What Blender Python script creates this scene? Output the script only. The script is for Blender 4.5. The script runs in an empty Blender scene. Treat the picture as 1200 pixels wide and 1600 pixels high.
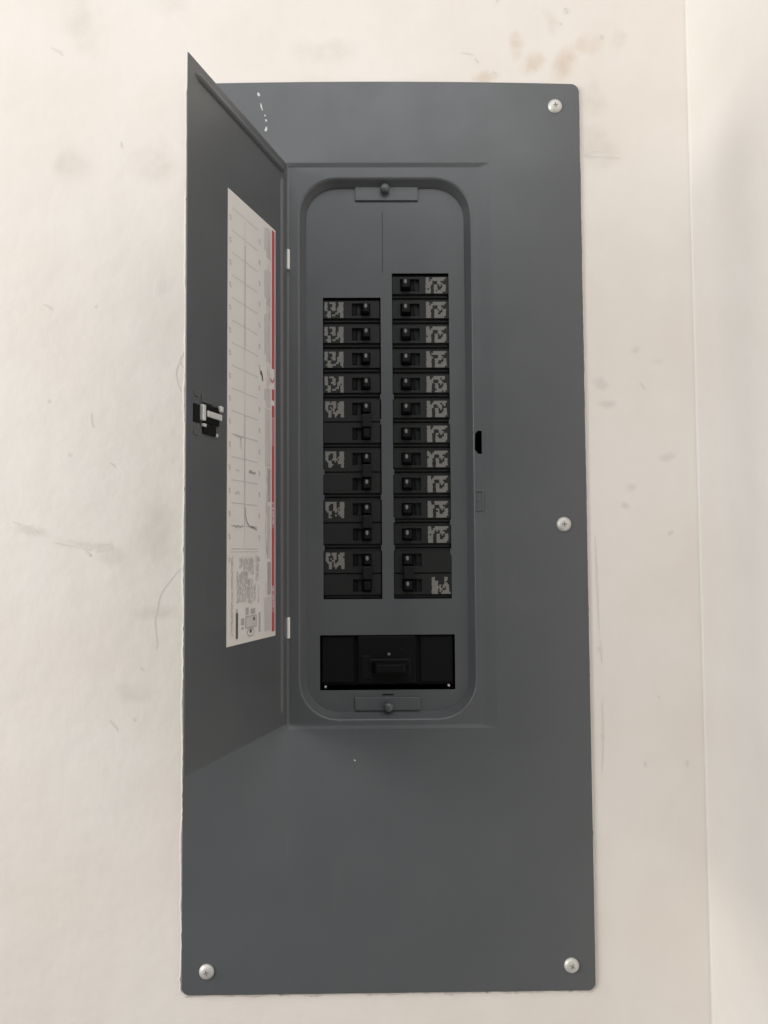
import bpy, bmesh, math, random
from mathutils import Vector, Matrix
random.seed(7)
S = bpy.context.scene
C = S.collection
R = math.radians

# ------------------------------------------------------------------ camera
cam = bpy.data.objects.new('camera', bpy.data.cameras.new('camera'))
C.objects.link(cam); S.camera = cam
cam.data.sensor_fit = 'VERTICAL'; cam.data.sensor_height = 24; cam.data.lens = 18.6
cam.data.clip_start = 0.01; cam.data.clip_end = 50
pi_, ya, ro = R(2.857), R(0.675), R(-0.372)
fw = Vector((math.sin(ya)*math.cos(pi_), math.cos(ya)*math.cos(pi_), math.sin(pi_)))
r = fw.cross(Vector((0, 0, 1))).normalized(); u = r.cross(fw)
r2 = math.cos(ro)*r + math.sin(ro)*u; u2 = -math.sin(ro)*r + math.cos(ro)*u
M = Matrix((r2, u2, -fw)).transposed().to_4x4(); M.translation = (0, -0.80, 0)
cam.matrix_world = M

# ------------------------------------------------------------------ light (indoor: ceiling lamp, window to the left, room ambience)
W = bpy.data.worlds.new('World'); S.world = W; W.use_nodes = True
W.node_tree.nodes['Background'].inputs[0].default_value = (1.0, 0.995, 0.985, 1)
W.node_tree.nodes['Background'].inputs[1].default_value = 0.15
def area(name, loc, to, sx, sy, power, col):
    l = bpy.data.lights.new(name, 'AREA'); l.shape = 'RECTANGLE'; l.size = sx; l.size_y = sy
    l.energy = power; l.color = col
    o = bpy.data.objects.new(name, l); C.objects.link(o); o.location = loc
    o.rotation_euler = (Vector(to)-Vector(loc)).to_track_quat('-Z', 'Y').to_euler()
    return o
area('ceiling_lamp', (0.0, -1.35, 1.50), (0.0, 0, 0.25), 1.9, 1.0, 14.4, (0.965, 0.99, 1.0))
area('front_window', (-2.5, -1.7, 0.50), (0.2, -0.2, 0.05), 1.6, 1.6, 64, (1.0, 0.97, 0.925))
area('right_fill', (0.95, -1.30, 1.00), (0.0, 0, 0.15), 1.0, 1.0, 5.0, (1.0, 0.97, 0.93))  # added fill light from the front right to lift the door's inner face
area('left_lamp', (-1.75, -0.33, 0.42), (0.3, -0.1, 0.1), 0.24, 0.22, 6.8, (1.0, 0.94, 0.84))
vs = S.view_settings
vs.view_transform = 'Standard'; vs.look = 'None'; vs.gamma = 1; vs.use_curve_mapping = False; vs.exposure = 0
S.render.engine = 'CYCLES'

# ------------------------------------------------------------------ materials
class NT:
    def __init__(s, name):
        s.m = bpy.data.materials.new(name); s.m.use_nodes = True
        s.t = s.m.node_tree; s.b = s.t.nodes['Principled BSDF']
    def n(s, typ, **k):
        o = s.t.nodes.new(typ)
        for a, v in k.items(): setattr(o, a, v)
        return o
    def l(s, a, b): s.t.links.new(a, b)
    def val(s, sock, v):
        if hasattr(v, 'is_linked'): s.l(v, sock)
        else: sock.default_value = v
    def math(s, op, a, b=None, c=None, clamp=False):
        o = s.n('ShaderNodeMath', operation=op, use_clamp=clamp)
        s.val(o.inputs[0], a)
        if b is not None: s.val(o.inputs[1], b)
        if c is not None: s.val(o.inputs[2], c)
        return o.outputs[0]
    def mix(s, f, a, b):
        o = s.n('ShaderNodeMix', data_type='RGBA'); s.val(o.inputs[0], f)
        for i, v in ((6, a), (7, b)):
            if hasattr(v, 'is_linked'): s.l(v, o.inputs[i])
            else: o.inputs[i].default_value = (*v, 1)
        return o.outputs[2]
    def pos(s):
        return s.n('ShaderNodeNewGeometry').outputs['Position']
    def noise(s, vec, scale, detail=3, rough=.5, stretch=None):
        if stretch:
            m = s.n('ShaderNodeVectorMath', operation='MULTIPLY'); s.l(vec, m.inputs[0]); m.inputs[1].default_value = stretch
            vec = m.outputs[0]
        o = s.n('ShaderNodeTexNoise'); s.l(vec, o.inputs['Vector'])
        o.inputs['Scale'].default_value = scale; o.inputs['Detail'].default_value = detail; o.inputs['Roughness'].default_value = rough
        return o.outputs['Fac']
    def ramp(s, v, a, b, lo=0., hi=1.):
        o = s.n('ShaderNodeMapRange', interpolation_type='SMOOTHSTEP'); s.l(v, o.inputs[0])
        o.inputs[1].default_value = a; o.inputs[2].default_value = b; o.inputs[3].default_value = lo; o.inputs[4].default_value = hi
        return o.outputs[0]
    def bump(s, h, strength, dist):
        o = s.n('ShaderNodeBump'); o.inputs['Strength'].default_value = strength; o.inputs['Distance'].default_value = dist
        s.l(h, o.inputs['Height']); s.l(o.outputs[0], s.b.inputs['Normal'])
    def blob(s, vec, x, z, rx, rz, rot=0.):
        """soft elliptical mask on the wall plane"""
        a = s.n('ShaderNodeVectorMath', operation='SUBTRACT'); s.l(vec, a.inputs[0]); a.inputs[1].default_value = (x, 0, z)
        q = s.n('ShaderNodeVectorRotate', rotation_type='Y_AXIS'); s.l(a.outputs[0], q.inputs[0]); q.inputs['Angle'].default_value = rot
        k = s.n('ShaderNodeVectorMath', operation='MULTIPLY'); s.l(q.outputs[0], k.inputs[0]); k.inputs[1].default_value = (1/rx, 0, 1/rz)
        d = s.n('ShaderNodeVectorMath', operation='LENGTH'); s.l(k.outputs[0], d.inputs[0])
        return s.ramp(d.outputs['Value'], 1.0, 0.15)

def plain(name, col, rough=.5, metal=0., spec=.5, var=.12, scale=60, bump=0., bscale=600):
    t = NT(name); p = t.pos()
    n = t.noise(p, scale, 4)
    dark = tuple(c*(1-var) for c in col); lite = tuple(min(1, c*(1+var)) for c in col)
    t.l(t.mix(n, dark, lite), t.b.inputs['Base Color'])
    t.b.inputs['Roughness'].default_value = rough; t.b.inputs['Metallic'].default_value = metal
    t.b.inputs['Specular IOR Level'].default_value = spec
    if bump: t.bump(t.noise(p, bscale, 2), bump, .0006)
    return t.m

def make_wall(name, tint=(0.848, 0.800, 0.757), stains=True):
    t = NT(name); p = t.pos()
    w = t.noise(p, 7, 5, .55); w2 = t.noise(p, 26, 4, .6)
    base = t.mix(t.ramp(w, .33, .66), tuple(c*k for c, k in zip(tint, (.968, .955, .938))), tint)
    base = t.mix(t.math('MULTIPLY', t.ramp(w2, .55, .75), .35), base, tuple(c*k for c, k in zip(tint, (.955, .945, .93))))
    if stains:
        dist = t.n('ShaderNodeVectorMath', operation='ADD'); nz = t.n('ShaderNodeTexNoise'); t.l(p, nz.inputs['Vector'])
        nz.inputs['Scale'].default_value = 30; nz.inputs['Detail'].default_value = 4
        sc = t.n('ShaderNodeVectorMath', operation='MULTIPLY_ADD'); t.l(nz.outputs['Color'], sc.inputs[0])
        sc.inputs[1].default_value = (.03, 0, .03); sc.inputs[2].default_value = (-.015, 0, -.015)
        t.l(p, dist.inputs[0]); t.l(sc.outputs[0], dist.inputs[1]); q = dist.outputs[0]
        grit = t.ramp(t.noise(p, 34, 5, .62), .15, .72)
        def stain(base, col, amt, blobs):
            m = None
            for b in blobs:
                k = t.blob(q, *b)
                m = k if m is None else t.math('MAXIMUM', m, k)
            return t.mix(t.math('MULTIPLY', t.math('MULTIPLY', m, grit), amt), base, col)
        # brown damp stains above the cover's upper right corner
        base = stain(base, (.62, .49, .37), .62, [(.148, .527, .012, .018), (.168, .508, .024, .016, .5), (.118, .492, .020, .008, .2), (.204, .512, .015, .030, -.35), (.225, .528, .02, .02)])
        base = stain(base, (.64, .58, .51), .45, [(.186, .556, .010, .016, .2), (.258, .536, .012, .02), (-.30, .55, .03, .05, .2), (.232, .47, .02, .025), (-.05, .52, .05, .02), (.238, .42, .03, .03), (-.21, .58, .03, .03)])
        # grey rubbed patches left of the panel
        base = stain(base, (.52, .47, .40), .36, [(-.283, .006, .05, .007, -.12), (-.262, -.004, .022, .012), (-.345, .022, .03, .006, -.3), (-.215, .275, .012, .02), (-.225, .40, .03, .03), (-.24, -.14, .03, .01), (-.22, -.06, .04, .012), (-.31, .40, .03, .03), (-.22, .02, .025, .06)])
        base = stain(base, (.52, .50, .47), .40, [(.232, .172, .012, .008), (.233, .147, .012, .007), (.268, .207, .008, .008), (.291, .19, .01, .006), (.299, .095, .012, .007), (.262, .06, .01, .006), (.253, .043, .008, .006)])
    t.l(base, t.b.inputs['Base Color'])
    t.b.inputs['Roughness'].default_value = .72; t.b.inputs['Specular IOR Level'].default_value = .3
    h = t.math('ADD', t.math('MULTIPLY', t.noise(p, 18, 3), 1.0), t.math('MULTIPLY', t.noise(p, 130, 3), .18))
    t.bump(h, .26, .006)
    return t.m

def make_paint():
    t = NT('grey_enamel'); p = t.pos()
    n = t.noise(p, 9, 4, .55)
    col = t.mix(n, (.090, .096, .103), (.103, .109, .116))
    sm = t.ramp(t.noise(p, 40, 4, .65, (1, 1, .25)), .55, .8)
    col = t.mix(t.math('MULTIPLY', sm, .28), col, (.13, .13, .125))
    fl = t.ramp(t.noise(p, 420, 2, .5), .735, .80)
    col = t.mix(t.math('MULTIPLY', fl, .25), col, (.22, .22, .215))
    sc = t.ramp(t.noise(p, 26, 3, .55, (9, 9, .35)), .70, .78)
    col = t.mix(t.math('MULTIPLY', sc, .22), col, (.17, .175, .18))
    t.l(col, t.b.inputs['Base Color'])
    t.l(t.ramp(t.noise(p, 14, 4, .6), .3, .7, .30, .42), t.b.inputs['Roughness'])
    t.b.inputs['Specular IOR Level'].default_value = .6
    h = t.math('ADD', t.noise(p, 3.2, 2), t.math('MULTIPLY', t.noise(p, 700, 2), .012))
    t.bump(h, .30, .012)
    return t.m

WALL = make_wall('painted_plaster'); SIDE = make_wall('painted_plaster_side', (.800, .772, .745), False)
PAINT = make_paint()
RIDGE = plain('paint_ridge', (.785, .742, .695), .8, var=.06, scale=120, bump=.4, bscale=300)
SCUFF = plain('scuff_mark', (.71, .67, .625), .8, var=.15)
SCUFF2 = plain('scuff_pale', (.725, .685, .635), .8, var=.1)
SMEAR = plain('scuff_smear', (.795, .75, .705), .8, var=.03)
CRACK = plain('crack_line', (.67, .63, .605), .8, var=.2)
CHIP = plain('bare_chip', (.62, .63, .62), .6, var=.15)
ZINC = plain('zinc_screw', (.68, .67, .645), .5, .45, var=.14, scale=400, bump=.2)
ZDARK = plain('zinc_recess', (.27, .265, .255), .7, .3, var=.2)
STEEL = plain('latch_steel', (.80, .80, .78), .40, .4, var=.1, scale=200)
NYLON = plain('white_nylon', (.90, .89, .87), .5, var=.05)
BLACK = plain('breaker_plastic', (.0135, .014, .0145), .55, spec=.35, var=.12, scale=90, bump=.15, bscale=900)
BLACK2 = plain('toggle_plastic', (.005, .005, .0053), .55, spec=.2, var=.12, scale=90)
TIE = plain('tie_plastic', (.008, .0083, .0087), .55, spec=.25, var=.12)
MAINB = plain('main_plastic', (.005, .0053, .0056), .6, spec=.16, var=.1)
DEEP = plain('enclosure_dark', (.006, .006, .006), .8, spec=.2, var=.1)
INK = plain('breaker_ink', (.20, .195, .183), .7, var=.35, scale=700)
DOT = plain('toggle_mark', (.20, .20, .195), .6, var=.15, scale=500)
PAPER = plain('label_paper', (.76, .735, .71), .55, var=.035, scale=40)
LGREY = plain('print_light_grey', (.60, .585, .565), .6, var=.06, scale=300)
LTEXT = plain('print_text', (.43, .42, .405), .6, var=.25, scale=900)
LLINE = plain('print_line', (.57, .555, .54), .6, var=.15, scale=300)
LDARK = plain('print_dark', (.13, .115, .105), .6, var=.25, scale=300)
LRED = plain('print_red', (.50, .085, .105), .55, var=.12, scale=200)
LPINK = plain('print_pink', (.55, .22, .24), .55, var=.25, scale=600)
LNUM = plain('print_number', (.56, .54, .52), .6, var=.2, scale=500)

# ------------------------------------------------------------------ mesh helpers
def mesh(name, bm):
    bmesh.ops.recalc_face_normals(bm, faces=bm.faces[:])
    m = bpy.data.meshes.new(name); bm.to_mesh(m); bm.free(); return m
def obj(name, me, mats=None, parent=None, loc=(0, 0, 0), rot=(0, 0, 0)):
    if isinstance(me, bmesh.types.BMesh): me = mesh(name, me)
    if mats and not me.materials:
        for x in (mats if isinstance(mats, (list, tuple)) else [mats]): me.materials.append(x)
    o = bpy.data.objects.new(name, me); C.objects.link(o)
    o.parent = parent; o.location = loc; o.rotation_euler = rot
    return o
def tagged(o, label, cat, group=None):
    o['label'] = label; o['category'] = cat
    if group: o['group'] = group
    return o
def box(bm, x0, x1, y0, y1, z0, z1, bev=0., mat=0, seg=2):
    v = [bm.verts.new((x, y, z)) for x in (x0, x1) for y in (y0, y1) for z in (z0, z1)]
    q = [(0, 1, 3, 2), (4, 6, 7, 5), (0, 4, 5, 1), (2, 3, 7, 6), (0, 2, 6, 4), (1, 5, 7, 3)]
    fs = [bm.faces.new([v[i] for i in f]) for f in q]
    for f in fs: f.material_index = mat
    if bev:
        es = list({e for f in fs for e in f.edges})
        res = bmesh.ops.bevel(bm, geom=es, offset=bev, segments=seg, profile=.5, affect='EDGES')
        for f in res['faces']: f.material_index = mat
    return fs
def taper(bm, x0, x1, z0, z1, yb, X0, X1, Z0, Z1, yt, bev=0.):
    v = [bm.verts.new(p) for p in ((x0, yb, z0), (x1, yb, z0), (x1, yb, z1), (x0, yb, z1), (X0, yt, Z0), (X1, yt, Z0), (X1, yt, Z1), (X0, yt, Z1))]
    fs = [bm.faces.new([v[i] for i in f]) for f in ((0, 1, 2, 3), (4, 7, 6, 5), (0, 4, 5, 1), (1, 5, 6, 2), (2, 6, 7, 3), (3, 7, 4, 0))]
    if bev: bmesh.ops.bevel(bm, geom=list({e for f in fs for e in f.edges}), offset=bev, segments=2, profile=.5, affect='EDGES')
def plate(bm, xs, zs, solid, y0, y1, mat=0):
    """a slab made of grid cells; solid(xc, zc) says which cells are filled; closed with side walls"""
    xs = sorted(set(xs)); zs = sorted(set(zs)); V = {}
    def v(i, j, k):
        if (i, j, k) not in V: V[(i, j, k)] = bm.verts.new((xs[i], (y0, y1)[k], zs[j]))
        return V[(i, j, k)]
    nx, nz = len(xs)-1, len(zs)-1
    g = [[solid((xs[i]+xs[i+1])/2, (zs[j]+zs[j+1])/2) for j in range(nz)] for i in range(nx)]
    S_ = lambda i, j: 0 <= i < nx and 0 <= j < nz and g[i][j]
    for i in range(nx):
        for j in range(nz):
            if not g[i][j]: continue
            for k in (0, 1): bm.faces.new([v(i, j, k), v(i+1, j, k), v(i+1, j+1, k), v(i, j+1, k)]).material_index = mat
            if not S_(i-1, j): bm.faces.new([v(i, j, 0), v(i, j+1, 0), v(i, j+1, 1), v(i, j, 1)]).material_index = mat
            if not S_(i+1, j): bm.faces.new([v(i+1, j, 0), v(i+1, j+1, 0), v(i+1, j+1, 1), v(i+1, j, 1)]).material_index = mat
            if not S_(i, j-1): bm.faces.new([v(i, j, 0), v(i+1, j, 0), v(i+1, j, 1), v(i, j, 1)]).material_index = mat
            if not S_(i, j+1): bm.faces.new([v(i, j+1, 0), v(i+1, j+1, 0), v(i+1, j+1, 1), v(i, j+1, 1)]).material_index = mat
def rrect(x0, x1, z0, z1, rad, nc=9, ns=14):
    pts = []
    cs = [(x1-rad, z1-rad, 0), (x0+rad, z1-rad, 90), (x0+rad, z0+rad, 180), (x1-rad, z0+rad, 270)]
    for k, (cx, cz, a0) in enumerate(cs):
        arc = [(cx+rad*math.cos(R(a0+90*i/(nc-1))), cz+rad*math.sin(R(a0+90*i/(nc-1)))) for i in range(nc)]
        pts += arc
        nx_, nz_, na = cs[(k+1) % 4]; s = (nx_+rad*math.cos(R(na)), nz_+rad*math.sin(R(na)))
        e = arc[-1]
        pts += [(e[0]+(s[0]-e[0])*i/ns, e[1]+(s[1]-e[1])*i/ns) for i in range(1, ns)]
    return pts
def lathe(bm, prof, seg=28, mat=0, c=(0, 0, 0)):
    """profile of (radius, y) turned about the Y axis"""
    rings = []
    for rr, y in prof:
        if rr < 1e-6: rings.append([bm.verts.new((c[0], c[1]+y, c[2]))])
        else: rings.append([bm.verts.new((c[0]+rr*math.cos(2*math.pi*i/seg), c[1]+y, c[2]+rr*math.sin(2*math.pi*i/seg))) for i in range(seg)])
    for a, b in zip(rings, rings[1:]):
        for i in range(seg):
            j = (i+1) % seg
            f = [a[i], a[j], b[j], b[i]] if len(a) > 1 and len(b) > 1 else ([a[0], b[j], b[i]] if len(a) == 1 else [a[i], a[j], b[0]])
            bm.faces.new(f).material_index = mat
def ribbon(bm, pts, wid, y, mat=0):
    """thin flat mark on the wall along (x, z) points, width tapering to the ends, slightly uneven"""
    n = len(pts); prev = None
    for i, (x, z) in enumerate(pts):
        a = Vector(pts[max(0, i-1)]); b = Vector(pts[min(n-1, i+1)]); d = (b-a).normalized(); nn = Vector((-d.y, d.x))
        w = wid*(.25+.75*math.sin(math.pi*(i+.5)/n))*random.uniform(.7, 1.2)
        c = (bm.verts.new((x+nn.x*w/2, y, z+nn.y*w/2)), bm.verts.new((x-nn.x*w/2, y, z-nn.y*w/2)))
        if prev: bm.faces.new((prev[0], prev[1], c[1], c[0])).material_index = mat
        prev = c
def resample(pts, step=.003, jit=.0004):
    for _ in range(2 if len(pts) > 2 else 0):                                    # round the corners
        n2 = [pts[0]]
        for a, b in zip(pts, pts[1:]): n2 += [(a[0]*.75+b[0]*.25, a[1]*.75+b[1]*.25), (a[0]*.25+b[0]*.75, a[1]*.25+b[1]*.75)]
        pts = n2+[pts[-1]]
    out = []
    for (a, b) in zip(pts, pts[1:]):
        d = math.dist(a, b); k = max(1, int(d/step))
        for i in range(k): out.append((a[0]+(b[0]-a[0])*i/k+random.uniform(-jit, jit), a[1]+(b[1]-a[1])*i/k+random.uniform(-jit, jit)))
    return out+[pts[-1]]
def smooth(o, ang=35):
    me = o.data
    for p in me.polygons: p.use_smooth = True
    me.set_sharp_from_angle(angle=R(ang))
    return o

# ------------------------------------------------------------------ setting: the plastered wall and the wall that meets it on the right
WY = 0.0035                                   # wall surface, just behind the cover's face
bm = bmesh.new()
hx0, hx1, hz0, hz1 = -.178, .203, -.420, .474
plate(bm, [-2.2, hx0, hx1, .42], [-1.3, hz0, hz1, 1.6], lambda x, z: not (hx0 < x < hx1 and hz0 < z < hz1), WY, WY+.10)
wall = obj('wall', bm, WALL); wall['kind'] = 'structure'
bm = bmesh.new(); rc = .0025; XS = .3312
prof = [(.45, WY-.0003), (XS-rc, WY-.0003)]+[(XS-rc+rc*math.sin(R(9*k)), WY-.0003-rc+rc*math.cos(R(9*k))) for k in range(1, 11)]+[(XS, -.62), (.45, -.62)]
lo = [bm.verts.new((x, y, -1.3)) for x, y in prof]; hi = [bm.verts.new((x, y, 1.6)) for x, y in prof]
for i in range(len(prof)): bm.faces.new((lo[i], lo[(i+1) % len(prof)], hi[(i+1) % len(prof)], hi[i]))
bm.faces.new(lo); bm.faces.new(hi[::-1])
side = smooth(obj('side_wall', bm, SIDE), 30); side['kind'] = 'structure'

# soft ridge of old paint where the plaster meets the cover's edges
def ridge(p0, p1, nrm, wmin, wmax, hmax, n):
    bm = bmesh.new(); prev = None; ph = random.uniform(0, 9)
    for i in range(n+1):
        t = i/n; x = p0[0]+(p1[0]-p0[0])*t; z = p0[1]+(p1[1]-p0[1])*t
        w = wmin+(wmax-wmin)*(.5+.3*math.sin(ph+t*37)+.2*math.sin(ph*2+t*91))*random.uniform(.7, 1.1)
        h = hmax*random.uniform(.75, 1.0); off = random.uniform(-.0004, .0003)
        if random.random() < .05: off += .0012*random.random()
        prof = [(off, .0004), (off+w*.25, -h*.8), (off+w*.55, -h*.6), (off+w, .0003)]
        c = [bm.verts.new((x+nrm[0]*a, WY+b, z+nrm[1]*a)) for a, b in prof]
        if prev:
            for k in range(3): bm.faces.new((prev[k], prev[k+1], c[k+1], c[k]))
        prev = c
    return smooth(obj('paint_ridge', bm, RIDGE, wall), 70)
ridge((-.1921, -.430), (-.1912, .486), (-1, 0), .0016, .0045, .0011, 300)
ridge((-.188, -.4325), (.211, -.4325), (0, -1), .0012, .0050, .0022, 150)
ridge((.2147, -.428), (.2155, .480), (1, 0), .0008, .0022, .0012, 240)
ridge((-.188, .4850), (.211, .4850), (0, 1), .0005, .0016, .0008, 120)

SN = [0]
def scuff(name, pts, wid, mat, y=.0003, step=.003, jit=.0004):
    bm = bmesh.new(); rp = resample(pts, step, jit)
    SN[0] += 1; e = SN[0]*4e-6                                                    # every mark on its own sheet
    ribbon(bm, rp, wid*2.2, WY-.00005-e, 1); ribbon(bm, rp, wid*.85, WY-.00012-e, 0)
    return obj(name, bm, [mat, SMEAR], wall)
for pts in ([(-.1908, -.0104), (-.2048, -.0264), (-.215, -.0391), (-.2187, -.0551), (-.2212, -.0711), (-.2191, -.0857), (-.2184, -.0921), (-.2203, -.0959)],
            [(-.1882, .2108), (-.196, .2009), (-.1979, .1943), (-.1939, .1884)], [(-.1979, .1943), (-.2017, .1851), (-.2003, .1733), (-.1957, .164)]):
    scuff('crack', pts, .0011, CRACK, step=.004, jit=.0003)
for pts, wd, mt in (
    ([(-.287, .1421), (-.2869, .1329), (-.2849, .1277)], .0014, SCUFF), ([(-.2677, .0917), (-.2618, .0871)], .0016, SCUFF),
    ([(-.3312, .1561), (-.3292, .1534)], .003, SCUFF2), ([(-.3098, .1011), (-.3071, .0984)], .0024, SCUFF2),
    ([(-.3227, .0111), (-.3098, .0084), (-.2937, .0058), (-.2850, .0035)], .0018, SCUFF2), ([(-.2937, .0058), (-.2872, -.0007), (-.2859, -.002)], .0018, SCUFF),
    ([(-.2808, .0012), (-.2693, .0043), (-.2640, .0070)], .0014, SCUFF), ([(-.2780, .0085), (-.2660, .0095)], .0014, SCUFF2), ([(-.3372, .2544), (-.332, .2524), (-.328, .249)], .0014, SCUFF),
    ([(-.2594, .4247), (-.2587, .4179)], .0012, SCUFF), ([(-.285, .2516), (-.2828, .2539)], .0013, SCUFF2),
    ([(-.2649, -.1665), (-.2611, -.171), (-.2572, -.176)], .0016, SCUFF), ([(-.2421, -.1642), (-.2401, -.1667)], .002, SCUFF),
    ([(-.2355, -.1142), (-.2323, -.1168)], .0022, SCUFF2), ([(-.3333, .5249), (-.3253, .5215), (-.3206, .5167)], .0014, SCUFF2),
    ([(-.3647, .032), (-.3518, .028), (-.3389, .0215)], .0011, SCUFF2), ([(.2196, .4101), (.2283, .4142), (.2384, .4149)], .0012, SCUFF),
    ([(.2216, .4088), (.2416, .4088), (.2569, .4074)], .0012, SCUFF), ([(.273, .1727), (.2755, .168), (.2781, .1647)], .0016, SCUFF2),
    ([(.2982, .0156), (.3035, .0182)], .003, SCUFF2), ([(.2688, -.2118), (.27, -.2169)], .0022, SCUFF2), ([(.3113, -.2109), (.3118, -.2166)], .003, SCUFF2),
    ([(.2839, -.1466), (.2858, -.1485)], .002, SCUFF2), ([(.0929, .5205), (.1062, .5178)], .0011, SCUFF), ([(.1075, .5136), (.1115, .5095)], .0016, SCUFF),
    ([(.1247, .4999), (.1314, .4964)], .003, SCUFF2), ([(.1967, .5524), (.1994, .5504)], .002, SCUFF), ([(.2031, .5691), (.205, .5622)], .004, SCUFF2),
    ([(.2409, .5393), (.2415, .5345)], .004, SCUFF2), ([(.1305, .5773), (.1325, .5753)], .0018, SCUFF),
    ([(.2238, .0154), (.2243, -.0261), (.2254, -.0648), (.2258, -.0808)], .0011, SCUFF2), ([(.2246, -.0975), (.2266, -.1025)], .003, SCUFF),
    ([(.2269, -.0905), (.2277, -.1129)], .0011, SCUFF), ([(.2276, -.1512), (.2276, -.1798), (.2262, -.2209)], .0010, SCUFF2), ([(.2263, -.1848), (.2288, -.1886)], .0016, SCUFF)):
    scuff('scuff', pts, wd, mt)

# ------------------------------------------------------------------ the electrical panel
LZ = -.432
root = bpy.data.objects.new('electrical_panel', None); C.objects.link(root); root.location = (0, 0, LZ)
tagged(root, 'grey metal breaker panel in the wall with its narrow door swung open', 'breaker panel')
def part(name, bm, mats): return obj(name, bm, mats, root, (0, 0, -LZ))      # mesh given in world coordinates

# cover: one pressed sheet - flat face, shallow door seat, rolled lip into the breaker opening
bm = bmesh.new()
FY = .012                                                                  # dead-front plane behind the cover's face
rings = [(rrect(-.1918, .2148, -.4323, .4848, .008), .0035), (rrect(-.1918, .2148, -.4323, .4848, .008), .0006), (rrect(-.1912, .2142, -.4317, .4842, .0075), .0)]
rings += [(rrect(-.0895, .1215, -.1765, .4010, .002), .0), (rrect(-.0885, .1195, -.1755, .4002, .002), .0002), (rrect(-.0872, .1110, -.1735, .3975, .002), .0012), (rrect(-.0862, .1090, -.1725, .3965, .002), .0014)]
ox0, ox1, oz0, oz1 = -.0775, .1025, -.1690, .3865
for ins, dep in ((0, .0014), (.0007, .00146), (.0014, .0017), (.0020, .0022), (.0025, .0028), (.0029, .0036), (.0050, .0070), (.0066, .0094), (.0072, .0104)):
    rings.append((rrect(ox0+ins, ox1-ins, oz0+ins, oz1-ins, .040-ins), dep))
rings.append((rrect(ox0+.0078, ox1-.0078, oz0+.0078, oz1-.0078, .0322), FY-.0002))
prev = None
for pts, y in rings:
    vs_ = []
    for x, z in pts:
        zz = z
        if y < .004 and z > .47: zz = z+.0026*(1-((x-.012)/.203)**2)           # the top edge bows up a little in the middle
        vs_.append(bm.verts.new((x, y, zz)))
    if prev:
        n = len(vs_)
        for i in range(n): bm.faces.new((prev[i], prev[(i+1) % n], vs_[(i+1) % n], vs_[i]))
    prev = vs_
cover = part('cover', bm, PAINT)
# punch the latch slot through the sheet
md = cover.modifiers.new('sheet', 'SOLIDIFY'); md.thickness = .0010; md.offset = -1
cut_bm = bmesh.new()
V = [(.1026, .1190), (.1052, .1222), (.1094, .1222), (.1094, .0985), (.1058, .0985), (.1022, .1030)]
a = [cut_bm.verts.new((x, -.01, z+0)) for x, z in V]; b = [cut_bm.verts.new((x, .0075, z)) for x, z in V]
cut_bm.faces.new(a); cut_bm.faces.new(b[::-1])
for i in range(6): cut_bm.faces.new((a[i], b[i], b[(i+1) % 6], a[(i+1) % 6]))
cut = obj('cutter', cut_bm, PAINT, None); 
mb = cover.modifiers.new('slot', 'BOOLEAN'); mb.object = cut; mb.operation = 'DIFFERENCE'; mb.solver = 'EXACT'
bpy.context.view_layer.update()
ev = cover.evaluated_get(bpy.context.evaluated_depsgraph_get()); nm = bpy.data.meshes.new_from_object(ev)
cover.modifiers.clear(); cover.data = nm; nm.name = 'cover'
bpy.data.objects.remove(cut, do_unlink=True)
smooth(cover, 28)
for p in cover.data.polygons:
    if abs(p.normal.y) > .9995 or p.area > 2e-4: p.use_smooth = False
flat = {}
for p in cover.data.polygons:
    for ek in p.edge_keys: flat.setdefault(ek, []).append(p.use_smooth)
at = cover.data.attributes.get('sharp_edge') or cover.data.attributes.new('sharp_edge', 'BOOLEAN', 'EDGE')
for e in cover.data.edges:
    if not all(flat.get(e.key, [True])): at.data[e.index].value = True
# small pressed square under the slot
bm = bmesh.new()
for x0, x1, z0, z1 in ((.1020, .1108, .0600, .0618), (.1092, .1108, .0405, .0600), (.1020, .1092, .0405, .0416), (.1020, .1030, .0416, .0600)): box(bm, x0, x1, .0001, .0018, z0, z1, .0004)
box(bm, .1042, .1060, .0002, .0018, .0498, .0516, .0005)
part('pressed_mark', bm, PAINT)
# paint chips and a fleck
for pts, w_ in (([(-.1185, .4755), (-.1165, .4715)], .003), ([(-.1155, .4640), (-.1135, .4560)], .0014), ([(-.1115, .4520), (-.1105, .4500)], .0016), ([(-.1100, .4465), (-.1092, .4445)], .0026), ([(-.1096, .4390), (-.1100, .4340)], .0028),
                ([(-.0220, -.2060), (-.0205, -.2075)], .0014)):
    bm = bmesh.new(); ribbon(bm, resample(pts, .0012, .0003), w_, -.0002); part('paint_chip', bm, CHIP)

# screws
SCREWS = [(.1896, .4605), (.1912, .0265), (.1911, -.4076), (-.1670, -.4093), (-.1665, .4605), (-.1668, .0265)]
bm = bmesh.new(); lathe(bm, [(.0074, .0), (.0074, -.0007), (.0068, -.0018), (.0052, -.0029), (.0036, -.0034), (.0018, -.0036), (0, -.0037)])
sm = mesh('cover_screw', bm)
bm = bmesh.new()
for hw, hh in ((.0025, .00055), (.00055, .0025)): box(bm, -hw, hw, -.0039, -.0030, -hh, hh, .0001, seg=1)
dm = mesh('drive_recess', bm)
for i, (x, z) in enumerate(SCREWS):
    s = obj('cover_screw', sm, ZINC, root, (x, 0, z-LZ), (0, R(random.uniform(0, 90)), 0)); smooth(s, 60)
    obj('drive_recess', dm, ZDARK, s)

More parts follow.
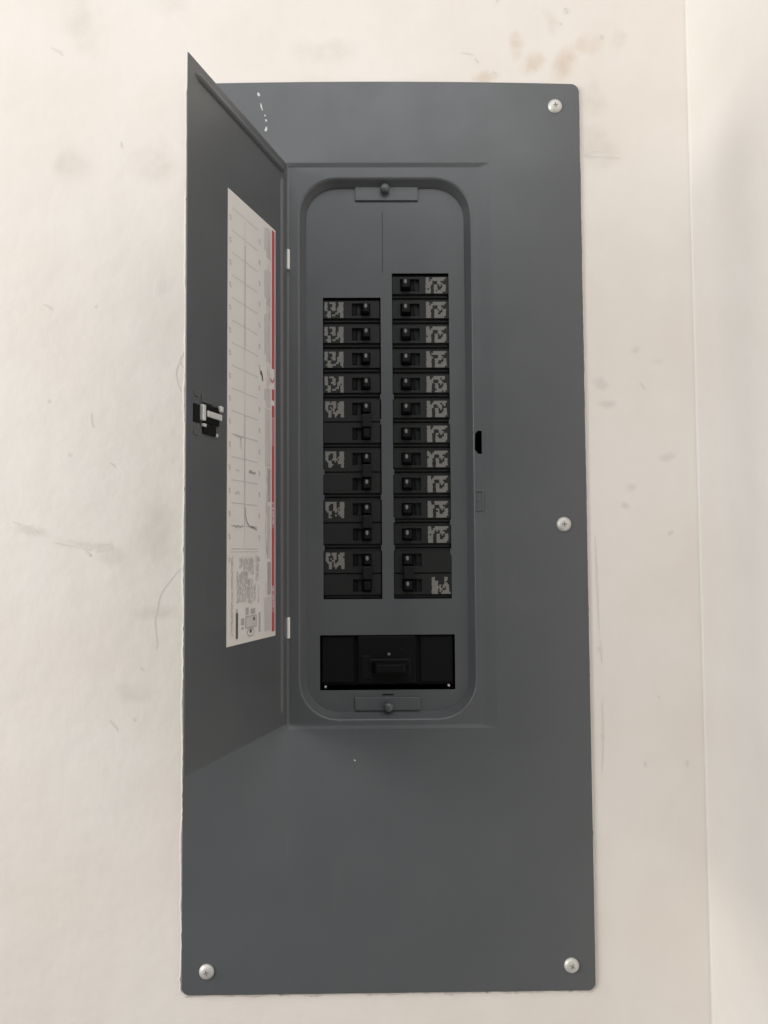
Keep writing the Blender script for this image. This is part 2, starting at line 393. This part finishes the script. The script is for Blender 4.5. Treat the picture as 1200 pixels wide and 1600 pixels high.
# dead front plate with the breaker openings
LX0, LX1, RX0, RX1, BZ0, LZ1, RZ1 = -.0525, .0074, .0193, .0783, -.0482, .2635, .2890
MX0, MX1, MZ0, MZ1 = -.0563, .0808, -.1400, -.0845
holes = [(LX0, LX1, BZ0, LZ1), (RX0, RX1, BZ0, RZ1), (MX0, MX1, MZ0, MZ1), (.0095, .0099, .2900, .3550), (-.0725-.02, -.0724-.02, 0, .001)]
PL = (LZ1-BZ0)/12; PR = (RZ1-BZ0)/13
xs = [-.085, .0985]+[h[k] for h in holes for k in (0, 1)]; zs = [-.178, .396]+[h[k] for h in holes for k in (2, 3)]
bm = bmesh.new()
plate(bm, xs, zs, lambda x, z: not any(h[0] < x < h[1] and h[2] < z < h[3] for h in holes), FY, FY+.0012)
dead = part('dead_front', bm, PAINT)
# stubs of the snapped-off twist-outs along the opening edges
for x, z, d in ((LX1, BZ0+PL*8, -1), (LX1, BZ0+PL*7, -1), (LX1, BZ0+PL*4, -1), (LX1, BZ0+PL*2, -1), (LX0, BZ0+PL*5, 1), (LX0, BZ0+PL*4, 1), (LX0, BZ0+PL*2, 1), (RX0, BZ0+PR*8, 1), (RX0, BZ0+PR*5, 1), (RX0, BZ0+PR*3.1, 1), (RX0, BZ0+PR*2, 1), (RX1, BZ0+PR*7, -1), (RX1, BZ0+PR*3, -1), (RX1, BZ0+PR*2-.004, -1)):
    bm = bmesh.new(); taper(bm, x-d*.0002, x+d*.0011, z-.0028, z+.0028, FY+.0011, x-d*.0002, x+d*.0011, z-.0028, z+.0028, FY+.0001, .0003)
    obj('twist_out_stub', bm, PAINT, dead)
# retaining tabs with knobs, top and bottom of the opening
for (x0, x1, z0, z1), (kx, kz) in (((-.0185, .0470, .3655, .3805), (.0125, .3765)), ((-.0210, .0450, -.1602, -.1470), (.0128, -.1560))):
    bm = bmesh.new(); box(bm, x0, x1, FY-.0022, FY-.0004, z0, z1, .0006)
    tb = part('retaining_tab', bm, PAINT)
    bm = bmesh.new(); lathe(bm, [(.0018, .004), (.0018, -.0015), (.0042, -.0020), (.0050, -.0036), (.0047, -.0056), (.0034, -.0070), (.0015, -.0076), (0, -.0077)], 20, c=(kx, FY-.0025, kz))
    smooth(obj('knob', bm, PAINT, tb), 60)
bm = bmesh.new(); box(bm, .007, .018, FY-.0006, FY+.0004, -.1452, -.1440, .0002); part('tab_slot', bm, DEEP)
# steel box sunk in the wall behind the cover
bm = bmesh.new()
x0, x1, z0, z1, yb = -.172, .198, -.414, .468, .085
for f in (((x0, z0), (x1, z0)), ((x1, z0), (x1, z1)), ((x1, z1), (x0, z1)), ((x0, z1), (x0, z0))):
    (xa, za), (xb, zb) = f
    bm.faces.new([bm.verts.new(p) for p in ((xa, .006, za), (xb, .006, zb), (xb, yb, zb), (xa, yb, za))])
bm.faces.new([bm.verts.new(p) for p in ((x0, yb, z0), (x1, yb, z0), (x1, yb, z1), (x0, yb, z1))])
part('enclosure', bm, DEEP)

# ------------------------------------------------------------------ circuit breakers
GL = {  # printed ratings, 12 x 9 cells
 'left': ["##.####..###", "##...##..###", "##...##..###", "##..###.####", "##...##.####", "..##....####", "..##...##.##", ".###.##...##", "..##......##"],
 'pairA': ["###.###..###", "###.###.####", "##...##.####", "##.#.##.####", "##..##..####", ".###.#.#####", "..##.#######", "..##..##..##", "..##..#...##"],
 'pairB': ["#######..###", "###..##..###", "##...##..###", "##...##.####", "##...###.###", ".###..#.####", "..##....####", "..##......##", "..##......##"],
 'right': ["##..########", "##.########.", "####...##...", "####...###..", "###..##.#.##", "###..##...##", "###..##..###", "###..#######", "###..######."],
 'corner': ["##......##..", "##.#....##..", "####....#...", "####....##..", "####.#.####.", "######.#.##.", "####.##..##.", "####.######.", "####..######"]}
def rating(key, x0, x1, z0, z1, y):
    bm = bmesh.new(); g = [''.join(('.' if c == '#' else '#') if random.random() < .014 else c for c in row) for row in GL[key]]; cw = (x1-x0)/12; ch = (z1-z0)/9
    for j, row in enumerate(g):
        i = 0
        while i < 12:
            if row[i] == '#':
                k = i
                while k < 12 and row[k] == '#': k += 1
                xa, xb = x0+cw*i, x0+cw*k; zt = z1-ch*j; e = cw*.22
                # slightly ragged print
                pts = [(xa+random.uniform(-e, e), zt), (xb+random.uniform(-e, e), zt), (xb+random.uniform(-e, e), zt-ch), (xa+random.uniform(-e, e), zt-ch)]
                bm.faces.new([bm.verts.new((px, y, pz)) for px, pz in pts])
                i = k
            else: i += 1
    return mesh('rating_print', bm)
BW = .0590; BY = FY+.0006
def breaker_body(P, side, poles):
    """local origin: top left corner of the opening cell, x right, z down to -P*poles"""
    bm = bmesh.new()
    H = P*poles
    box(bm, .0004, BW, BY+.0040, BY+.030, -H+.0003, -.0003, .0004)              # stepped body
    hx = (.0300, .0490) if side < 0 else (.0085, .0285)
    xs = [.0006, BW-.0004, *hx]; zs = []; hs = []; zr = []
    for k in range(poles):
        top = -P*k; zt, zb = top-.0034, top-.0214
        if poles == 2 and k == 0: zb = top-.0252
        if poles == 2 and k == 1: zt = top-.0006
        zr.append((zb, zt)); hs.append((hx[0], hx[1], top-.0200+.0012, top-.0070+.0012)); zs += [zb, zt, hs[-1][2], hs[-1][3]]
    plate(bm, xs, zs, lambda x, z: any(a < z < b for a, b in zr) and not any(h[0] < x < h[1] and h[2] < z < h[3] for h in hs), BY, BY+.0055)
    for k in range(poles-1, poles):                                              # low rib in the step between breakers
        box(bm, .0012, BW-.0012, BY+.0022, BY+.0045, -P*k-.0250, -P*k-.0234, .0004)
    return mesh('circuit_breaker', bm)
def toggle_mesh(side):
    bm = bmesh.new()
    x = (.0385, .0482) if side < 0 else (.0095, .0205)
    lean = .0012 if side < 0 else -.0012
    taper(bm, x[0], x[1], -.0184, -.0062, BY+.006, x[0]+.0018+lean, x[1]-.0012+lean, -.0166, -.0078, BY-.0072, .0009)
    taper(bm, (.0300 if side < 0 else .0225), (.0378 if side < 0 else .0237), -.0178, -.0064, BY+.006, (.0305 if side < 0 else .0226), (.0340 if side < 0 else .0235), -.0172, -.0070, BY+.0030 if side < 0 else BY-.0004)
    return mesh('toggle', bm)
def dot_mesh(side):
    bm = bmesh.new(); cx = .0446 if side < 0 else .0136
    lathe(bm, [(.0021, .0003), (.0019, -.0001), (0, -.0002)], 12, c=(0, 0, 0))
    for v in bm.verts: v.co.x = v.co.x*.75+cx; v.co.z = v.co.z*1.15-.0105; v.co.y += BY-.0073
    return mesh('toggle_mark', bm)
TG = {s: toggle_mesh(s) for s in (-1, 1)}; DM = {s: dot_mesh(s) for s in (-1, 1)}
BM = {(s, n): breaker_body(PL if s < 0 else PR, s, n) for s in (-1, 1) for n in (1, 2)}
RT = {'left': (.0016, .0212, -.0212, -.0045), 'pairA': (.0022, .0214, -.0212, -.0045), 'pairB': (.0022, .0214, -.0212, -.0045),
      'right': (.0352, .0560, -.0210, -.0040), 'corner': (.0385, .0580, -.0212-PR, -.0040-PR)}
TIEM = {}
for s in (-1, 1):
    bm = bmesh.new(); x = (.0400, .0496) if s < 0 else (.0100, .0200); P = PL if s < 0 else PR
    box(bm, x[0], x[1], BY-.0068, BY-.0010, -P-.0060, -.0185, .0010)
    TIEM[s] = mesh('handle_tie', bm)
def breaker(side, x, z, poles, key, marks=(0, 1)):
    b = obj('circuit_breaker', BM[(side, poles)], BLACK, root, (x, random.uniform(0, .0003), z-LZ))
    for k in range(poles):
        P = PL if side < 0 else PR
        t = obj('toggle', TG[side], BLACK2, b, (random.uniform(-.0002, .0002), 0, -P*k))
        if k in marks: obj('toggle_mark', DM[side], DOT, b, (t.location.x, 0, -P*k))
    obj('rating_print', rating(key, *RT[key], BY-.00015), INK, b)
    if poles == 2: obj('handle_tie', TIEM[side], TIE, b)
    return b
for k in range(4): breaker(-1, LX0, LZ1-PL*k, 1, 'left')
for k, (key, mk) in enumerate((('pairA', (0,)), ('pairB', (0, 1)), ('pairB', (0, 1)), ('pairA', (0,)))): breaker(-1, LX0, LZ1-PL*(4+2*k), 2, key, mk)
for k in range(11): breaker(1, RX0, RZ1-PR*k, 1, 'right')
b = breaker(1, RX0, RZ1-PR*11, 2, 'corner'); b['label'] = 'two-pole breaker at the bottom right with its rating on the lower half'

# main breaker in the wide opening below
bm = bmesh.new()
box(bm, MX0+.0006, MX1-.0006, FY+.006, FY+.03, MZ0+.0040, MZ1-.0008, .0012)
box(bm, -.0180, .0410, FY+.0005, FY+.008, MZ0+.0060, MZ1-.0010, .0012)                  # raised centre housing
box(bm, .0455, MX1-.0015, FY+.0035, FY+.008, MZ0+.0070, MZ1-.0010, .0012)
box(bm, MX0+.0015, -.0225, FY+.0035, FY+.008, MZ0+.0070, MZ1-.0010, .0012)
mainb = part('main_breaker', bm, MAINB)
mainb['label'] = 'wide black main breaker in the lower opening'
bm = bmesh.new(); box(bm, -.0135, .0360, FY-.0001, FY+.0030, -.1255, -.1085, .0016); box(bm, -.0150, -.0050, FY-.0005, FY+.003, -.1290, -.1050, .0012); obj('handle_well', bm, BLACK2, mainb, (0, 0, 0))
bm = bmesh.new(); taper(bm, -.0040, .0330, -.1235, -.1105, FY, .0000, .0300, -.1215, -.1125, FY-.013, .0016); obj('toggle', bm, MAINB, mainb)
bm = bmesh.new(); lathe(bm, [(.0016, .0004), (.0014, -.0002), (0, -.0003)], 12, c=(.0137, FY+.0003, -.1040)); obj('toggle_mark', bm, DOT, mainb)
bm = bmesh.new(); lathe(bm, [(.0021, .0004), (.0019, -.0006), (.0010, -.0002), (0, -.0002)], 12, c=(.0272, FY+.0003, -.0985)); obj('trip_button', bm, BLACK2, mainb)
for x, z in ((-.0510, -.1372), (.0745, -.1366)):
    bm = bmesh.new(); lathe(bm, [(.0013, .003), (.0013, -.0006), (.0007, -.0011), (0, -.0012)], 12, c=(x, FY+.0035, z)); smooth(obj('terminal_screw', bm, ZINC, mainb), 60)

# ------------------------------------------------------------------ door, swung open on its left hinges
A = R(17.5); DH = .0015                                  # local x: away from the hinge, +y: the inner face, z up
DW, DT = .1930, .0011
DOORLOC = (-.0880, -DH, 0)
bm = bmesh.new()
box(bm, .0, DW, -DT, 0, -.1700, .3985, .0004)
box(bm, .0002, .0016, -.0060, -.0004, -.1690, .3975, .0003)                    # folded returns on the outer side
door = obj('door', bm, PAINT, root, (DOORLOC[0], DOORLOC[1], -LZ), (0, 0, R(270)-A))
def bead(x0, z0, x1, z1, w, h):
    """pressed stiffening bead with pointed ends on the inner face"""
    bm = bmesh.new(); d = Vector((x1-x0, z1-z0)); L = d.length; d /= L; nn = Vector((-d.y, d.x)); prev = None
    for s, k in ((0, 0.02), (w*.5, .7), (w, 1), (L-w, 1), (L-w*.5, .7), (L, 0.02)):
        c = []
        for q, hh in ((-1, -.0002), (-.72, .55), (-.35, .95), (0, 1.0), (.35, .95), (.72, .55), (1, -.0002)):
            p = Vector((x0, z0))+d*s+nn*q*w/2*k
            c.append(bm.verts.new((p.x, hh*h*k if hh > 0 else hh, p.y)))
        if prev:
            for i in range(6): bm.faces.new((prev[i], prev[i+1], c[i+1], c[i]))
        prev = c
    return smooth(obj('stiffening_bead', bm, PAINT, door), 50)
bead(.0070, .3872, .1830, .3872, .0080, .0026)
bead(.0125, .3800, .0125, -.1600, .0075, .0022)
# latch by the free edge
bm = bmesh.new()
box(bm, .1735, .1832, .0002, .0008, .1035, .1185, .0003, 1)                    # dark slots of the catch
box(bm, .1525, .1710, .0002, .0010, .1215, .1275, .0003, 2)
box(bm, .1480, .1690, .0002, .0014, .0960, .1045, .0004, 1)
box(bm, .1755, .1825, .0002, .0007, .1245, .1285, .0003, 2); box(bm, .1755, .1825, .0002, .0007, .0935, .0970, .0003, 2)
box(bm, .1440, .1690, .0004, .0022, .1050, .1205, .0006, 1)                    # catch body
taper(bm, .1445, .1480, .0960, .0990, .0002, .1450, .1475, .0963, .0987, .0016)
box(bm, .1690, .1740, .0006, .0040, .1060, .1190, .0008, 0)                    # bright spring plate
box(bm, .1420, .1660, .0022, .0038, .1100, .1152, .0007, 0)
box(bm, .1400, .1455, .0010, .0042, .1175, .1225, .0010, 0); box(bm, .1665, .1715, .0006, .0030, .1015, .1040, .0005, 0)
obj('latch', bm, [STEEL, DEEP, PAINT], door)
# directory label: paper with flat print laid just above it
bm = bmesh.new()
mats = [PAPER, LGREY, LTEXT, LLINE, LDARK, LRED, LPINK, LNUM]
box(bm, .0290, .1272, .0001, .0004, -.0800, .3172, 0, 0)
def q(x0, x1, z0, z1, mat, lay=1, skew=0.):
    y = .0004+.00012*lay
    bm.faces.new([bm.verts.new(p) for p in ((x0/1e3, y, z0/1e3), (x1/1e3, y, (z0+skew)/1e3), (x1/1e3, y, (z1+skew)/1e3), (x0/1e3, y, z1/1e3))]).material_index = mat
# red edge, broken where the marks sit
for z0, z1, m in ((178, 315, 5), (147, 158, 5), (130, 142, 5), (103.5, 129.5, 6), (48.5, 103.2, 5), (23.7, 48.3, 6), (-32, 23.5, 5), (-56.5, -32.2, 6), (-75.5, -56.7, 5)): q(32.2, 37.6, z0, z1, m)
q(30.2, 31.4, -75.5, 315, 6)
for i in range(16): z = random.uniform(25, 47); q(33+random.random(), 35.5+random.random(), z, z+.9, 0, 2)
for i in range(16): z = random.uniform(-55, -33); q(33+random.random(), 35.5+random.random(), z, z+.9, 0, 2)
for i in range(7): a0 = R(200+i*20); q(37+4*math.cos(a0)-.8, 37+4*math.cos(a0)+.8, 170+5*math.sin(a0)-1.2, 170+5*math.sin(a0)+1.2, 6, 2)
# pale grey instruction column
for z0, z1, m in ((283, 313, 1), (237, 272, 1), (182, 229, 1), (138, 157, 1)): q(40.5, 50, z0, z1, 1); q(50, 54.5, z0+6, z1-2, 1)
q(40.5, 52, 82, 137, 1, 1); q(40.5, 47, 48, 80, 2, 1); q(40.5, 48, -6, 44, 1); q(39.5, 47, -40, -9, 2); q(39.5, 54, -74, -42, 1)
for (xa, xb, za, zb) in ((41, 50, 140, 310), (40.5, 51, -74, 135)):
    for i in range(60):
        x = random.uniform(xa, xb); z = random.uniform(za, zb-14); q(x, x+.5, z, z+random.uniform(4, 13), random.choice((0, 2, 1)), 2)
# directory rows, centre rule, numbers
z = 302.5; k = 0
while z > 2:
    for x0, x1 in ((68, 93.5), (95.5, 120)): q(x0, x1, z-.45, z+.45, 3, 1, random.uniform(-.3, .3))
    for xc in (123, 65):
        q(xc-2.2, xc+.6, z-11.5, z-9.8, 7); q(xc-1.5, xc+1.6, z-9.4, z-7.4, 7); q(xc-.4, xc+.4, z-12.5, z-9, 3, 2)
    z -= 19.95 if k % 2 else 9.975+9.975; k += 1
for z0, z1 in ((183, 278), (24, 123)): q(93.6, 95.4, z0, z1, 3, 2)
q(94.2, 94.9, 3, 300, 1, 1)
# handwriting
def pen(pts, w, mat=2, lay=3):
    for (a, b) in zip(pts, pts[1:]):
        d = Vector((b[0]-a[0], b[1]-a[1])); L = d.length
        if L < 1e-6: continue
        d /= L; n = Vector((-d.y, d.x))*w/2; y = .0004+.00012*lay
        f = [Vector(a)+n-d*w*.2, Vector(b)+n+d*w*.2, Vector(b)-n+d*w*.2, Vector(a)-n-d*w*.2]
        bm.faces.new([bm.verts.new((p.x/1e3, y, p.y/1e3)) for p in f]).material_index = mat
def squiggle(x0, x1, zc, amp, w, mat=2):
    n = int(abs(x1-x0)/1.6); pen([(x0+(x1-x0)*i/n, zc+random.uniform(-amp, amp)) for i in range(n+1)], w, mat)
squiggle(86, 73, 73.4, 1.4, 1.7); squiggle(117, 98, 22.5, 1.0, 1.0); pen([(93.5, 40), (92.5, 32), (90, 27), (85, 23.5), (78, 22.5), (70, 21)], 1.6); squiggle(82, 74, 22.5, 1.2, 1.6)
squiggle(115, 97, 102.5, 1.0, 1.0, 3); pen([(103, 101), (102, 96), (101.5, 92)], 1.1, 3); squiggle(113, 104, 52, 2.2, .9, 3); squiggle(112, 106, 70, 2.4, .9, 3)
# warning symbol and the printed instructions at the foot
pen([(62.5, 170), (60.5, 168.5), (59, 165.5), (58.5, 162)], 2.2, 4)
q(60, 63.2, 166.8, 170.6, 4, 2)
q(67, 121, .2, .9, 3)
for x0, x1, z0, z1 in ((116, 120.5, -72, -2), (98, 104.5, -14, -3), (76, 98, -20, -3), (87, 110, -44, -16), (66, 73, -26, -2), (78, 88, -46, -22), (65.5, 68.5, -46, -28), (72.5, 76, -44, -28)):
    x = x0
    while x < x1-.6:
        zz = z1-random.uniform(0, 3)
        while zz > z0+2:
            L = random.uniform(3, 12); q(x, x+.75, max(z0, zz-L), zz, random.choice((1, 2, 2, 2)), 1); zz -= L+random.uniform(.6, 2.2)
        x += 1.35
q(106.5, 110.8, -75, -52.5, 4); q(107.5, 110, -52.3, -49, 2)
q(71, 92, -67, -57, 1); pen([(92, -57), (71, -57), (71, -67), (92, -67), (92, -57)], .9, 2); q(74, 77.5, -61.5, -58.5, 4, 2); q(80, 84, -72, -69.2, 4, 2)
pen([(82+7*math.cos(R(i*30)), -71.5+3.5*math.sin(R(i*30))) for i in range(13)], .8, 2); q(95, 101, -64, -58, 2); q(96, 100, -68, -65.5, 2); q(62, 65.6, -73, -55, 2); q(86, 92, -55.5, -49, 2); q(73, 82, -55.5, -50.5, 2)
obj('directory_label', bm, mats, door)
# hinge leaves
for z in (.2991, -.0756):
    bm = bmesh.new(); box(bm, -.0885, -.0853, -.0030, .0008, z-.0106, z+.0106, .0011); part('hinge', bm, NYLON)
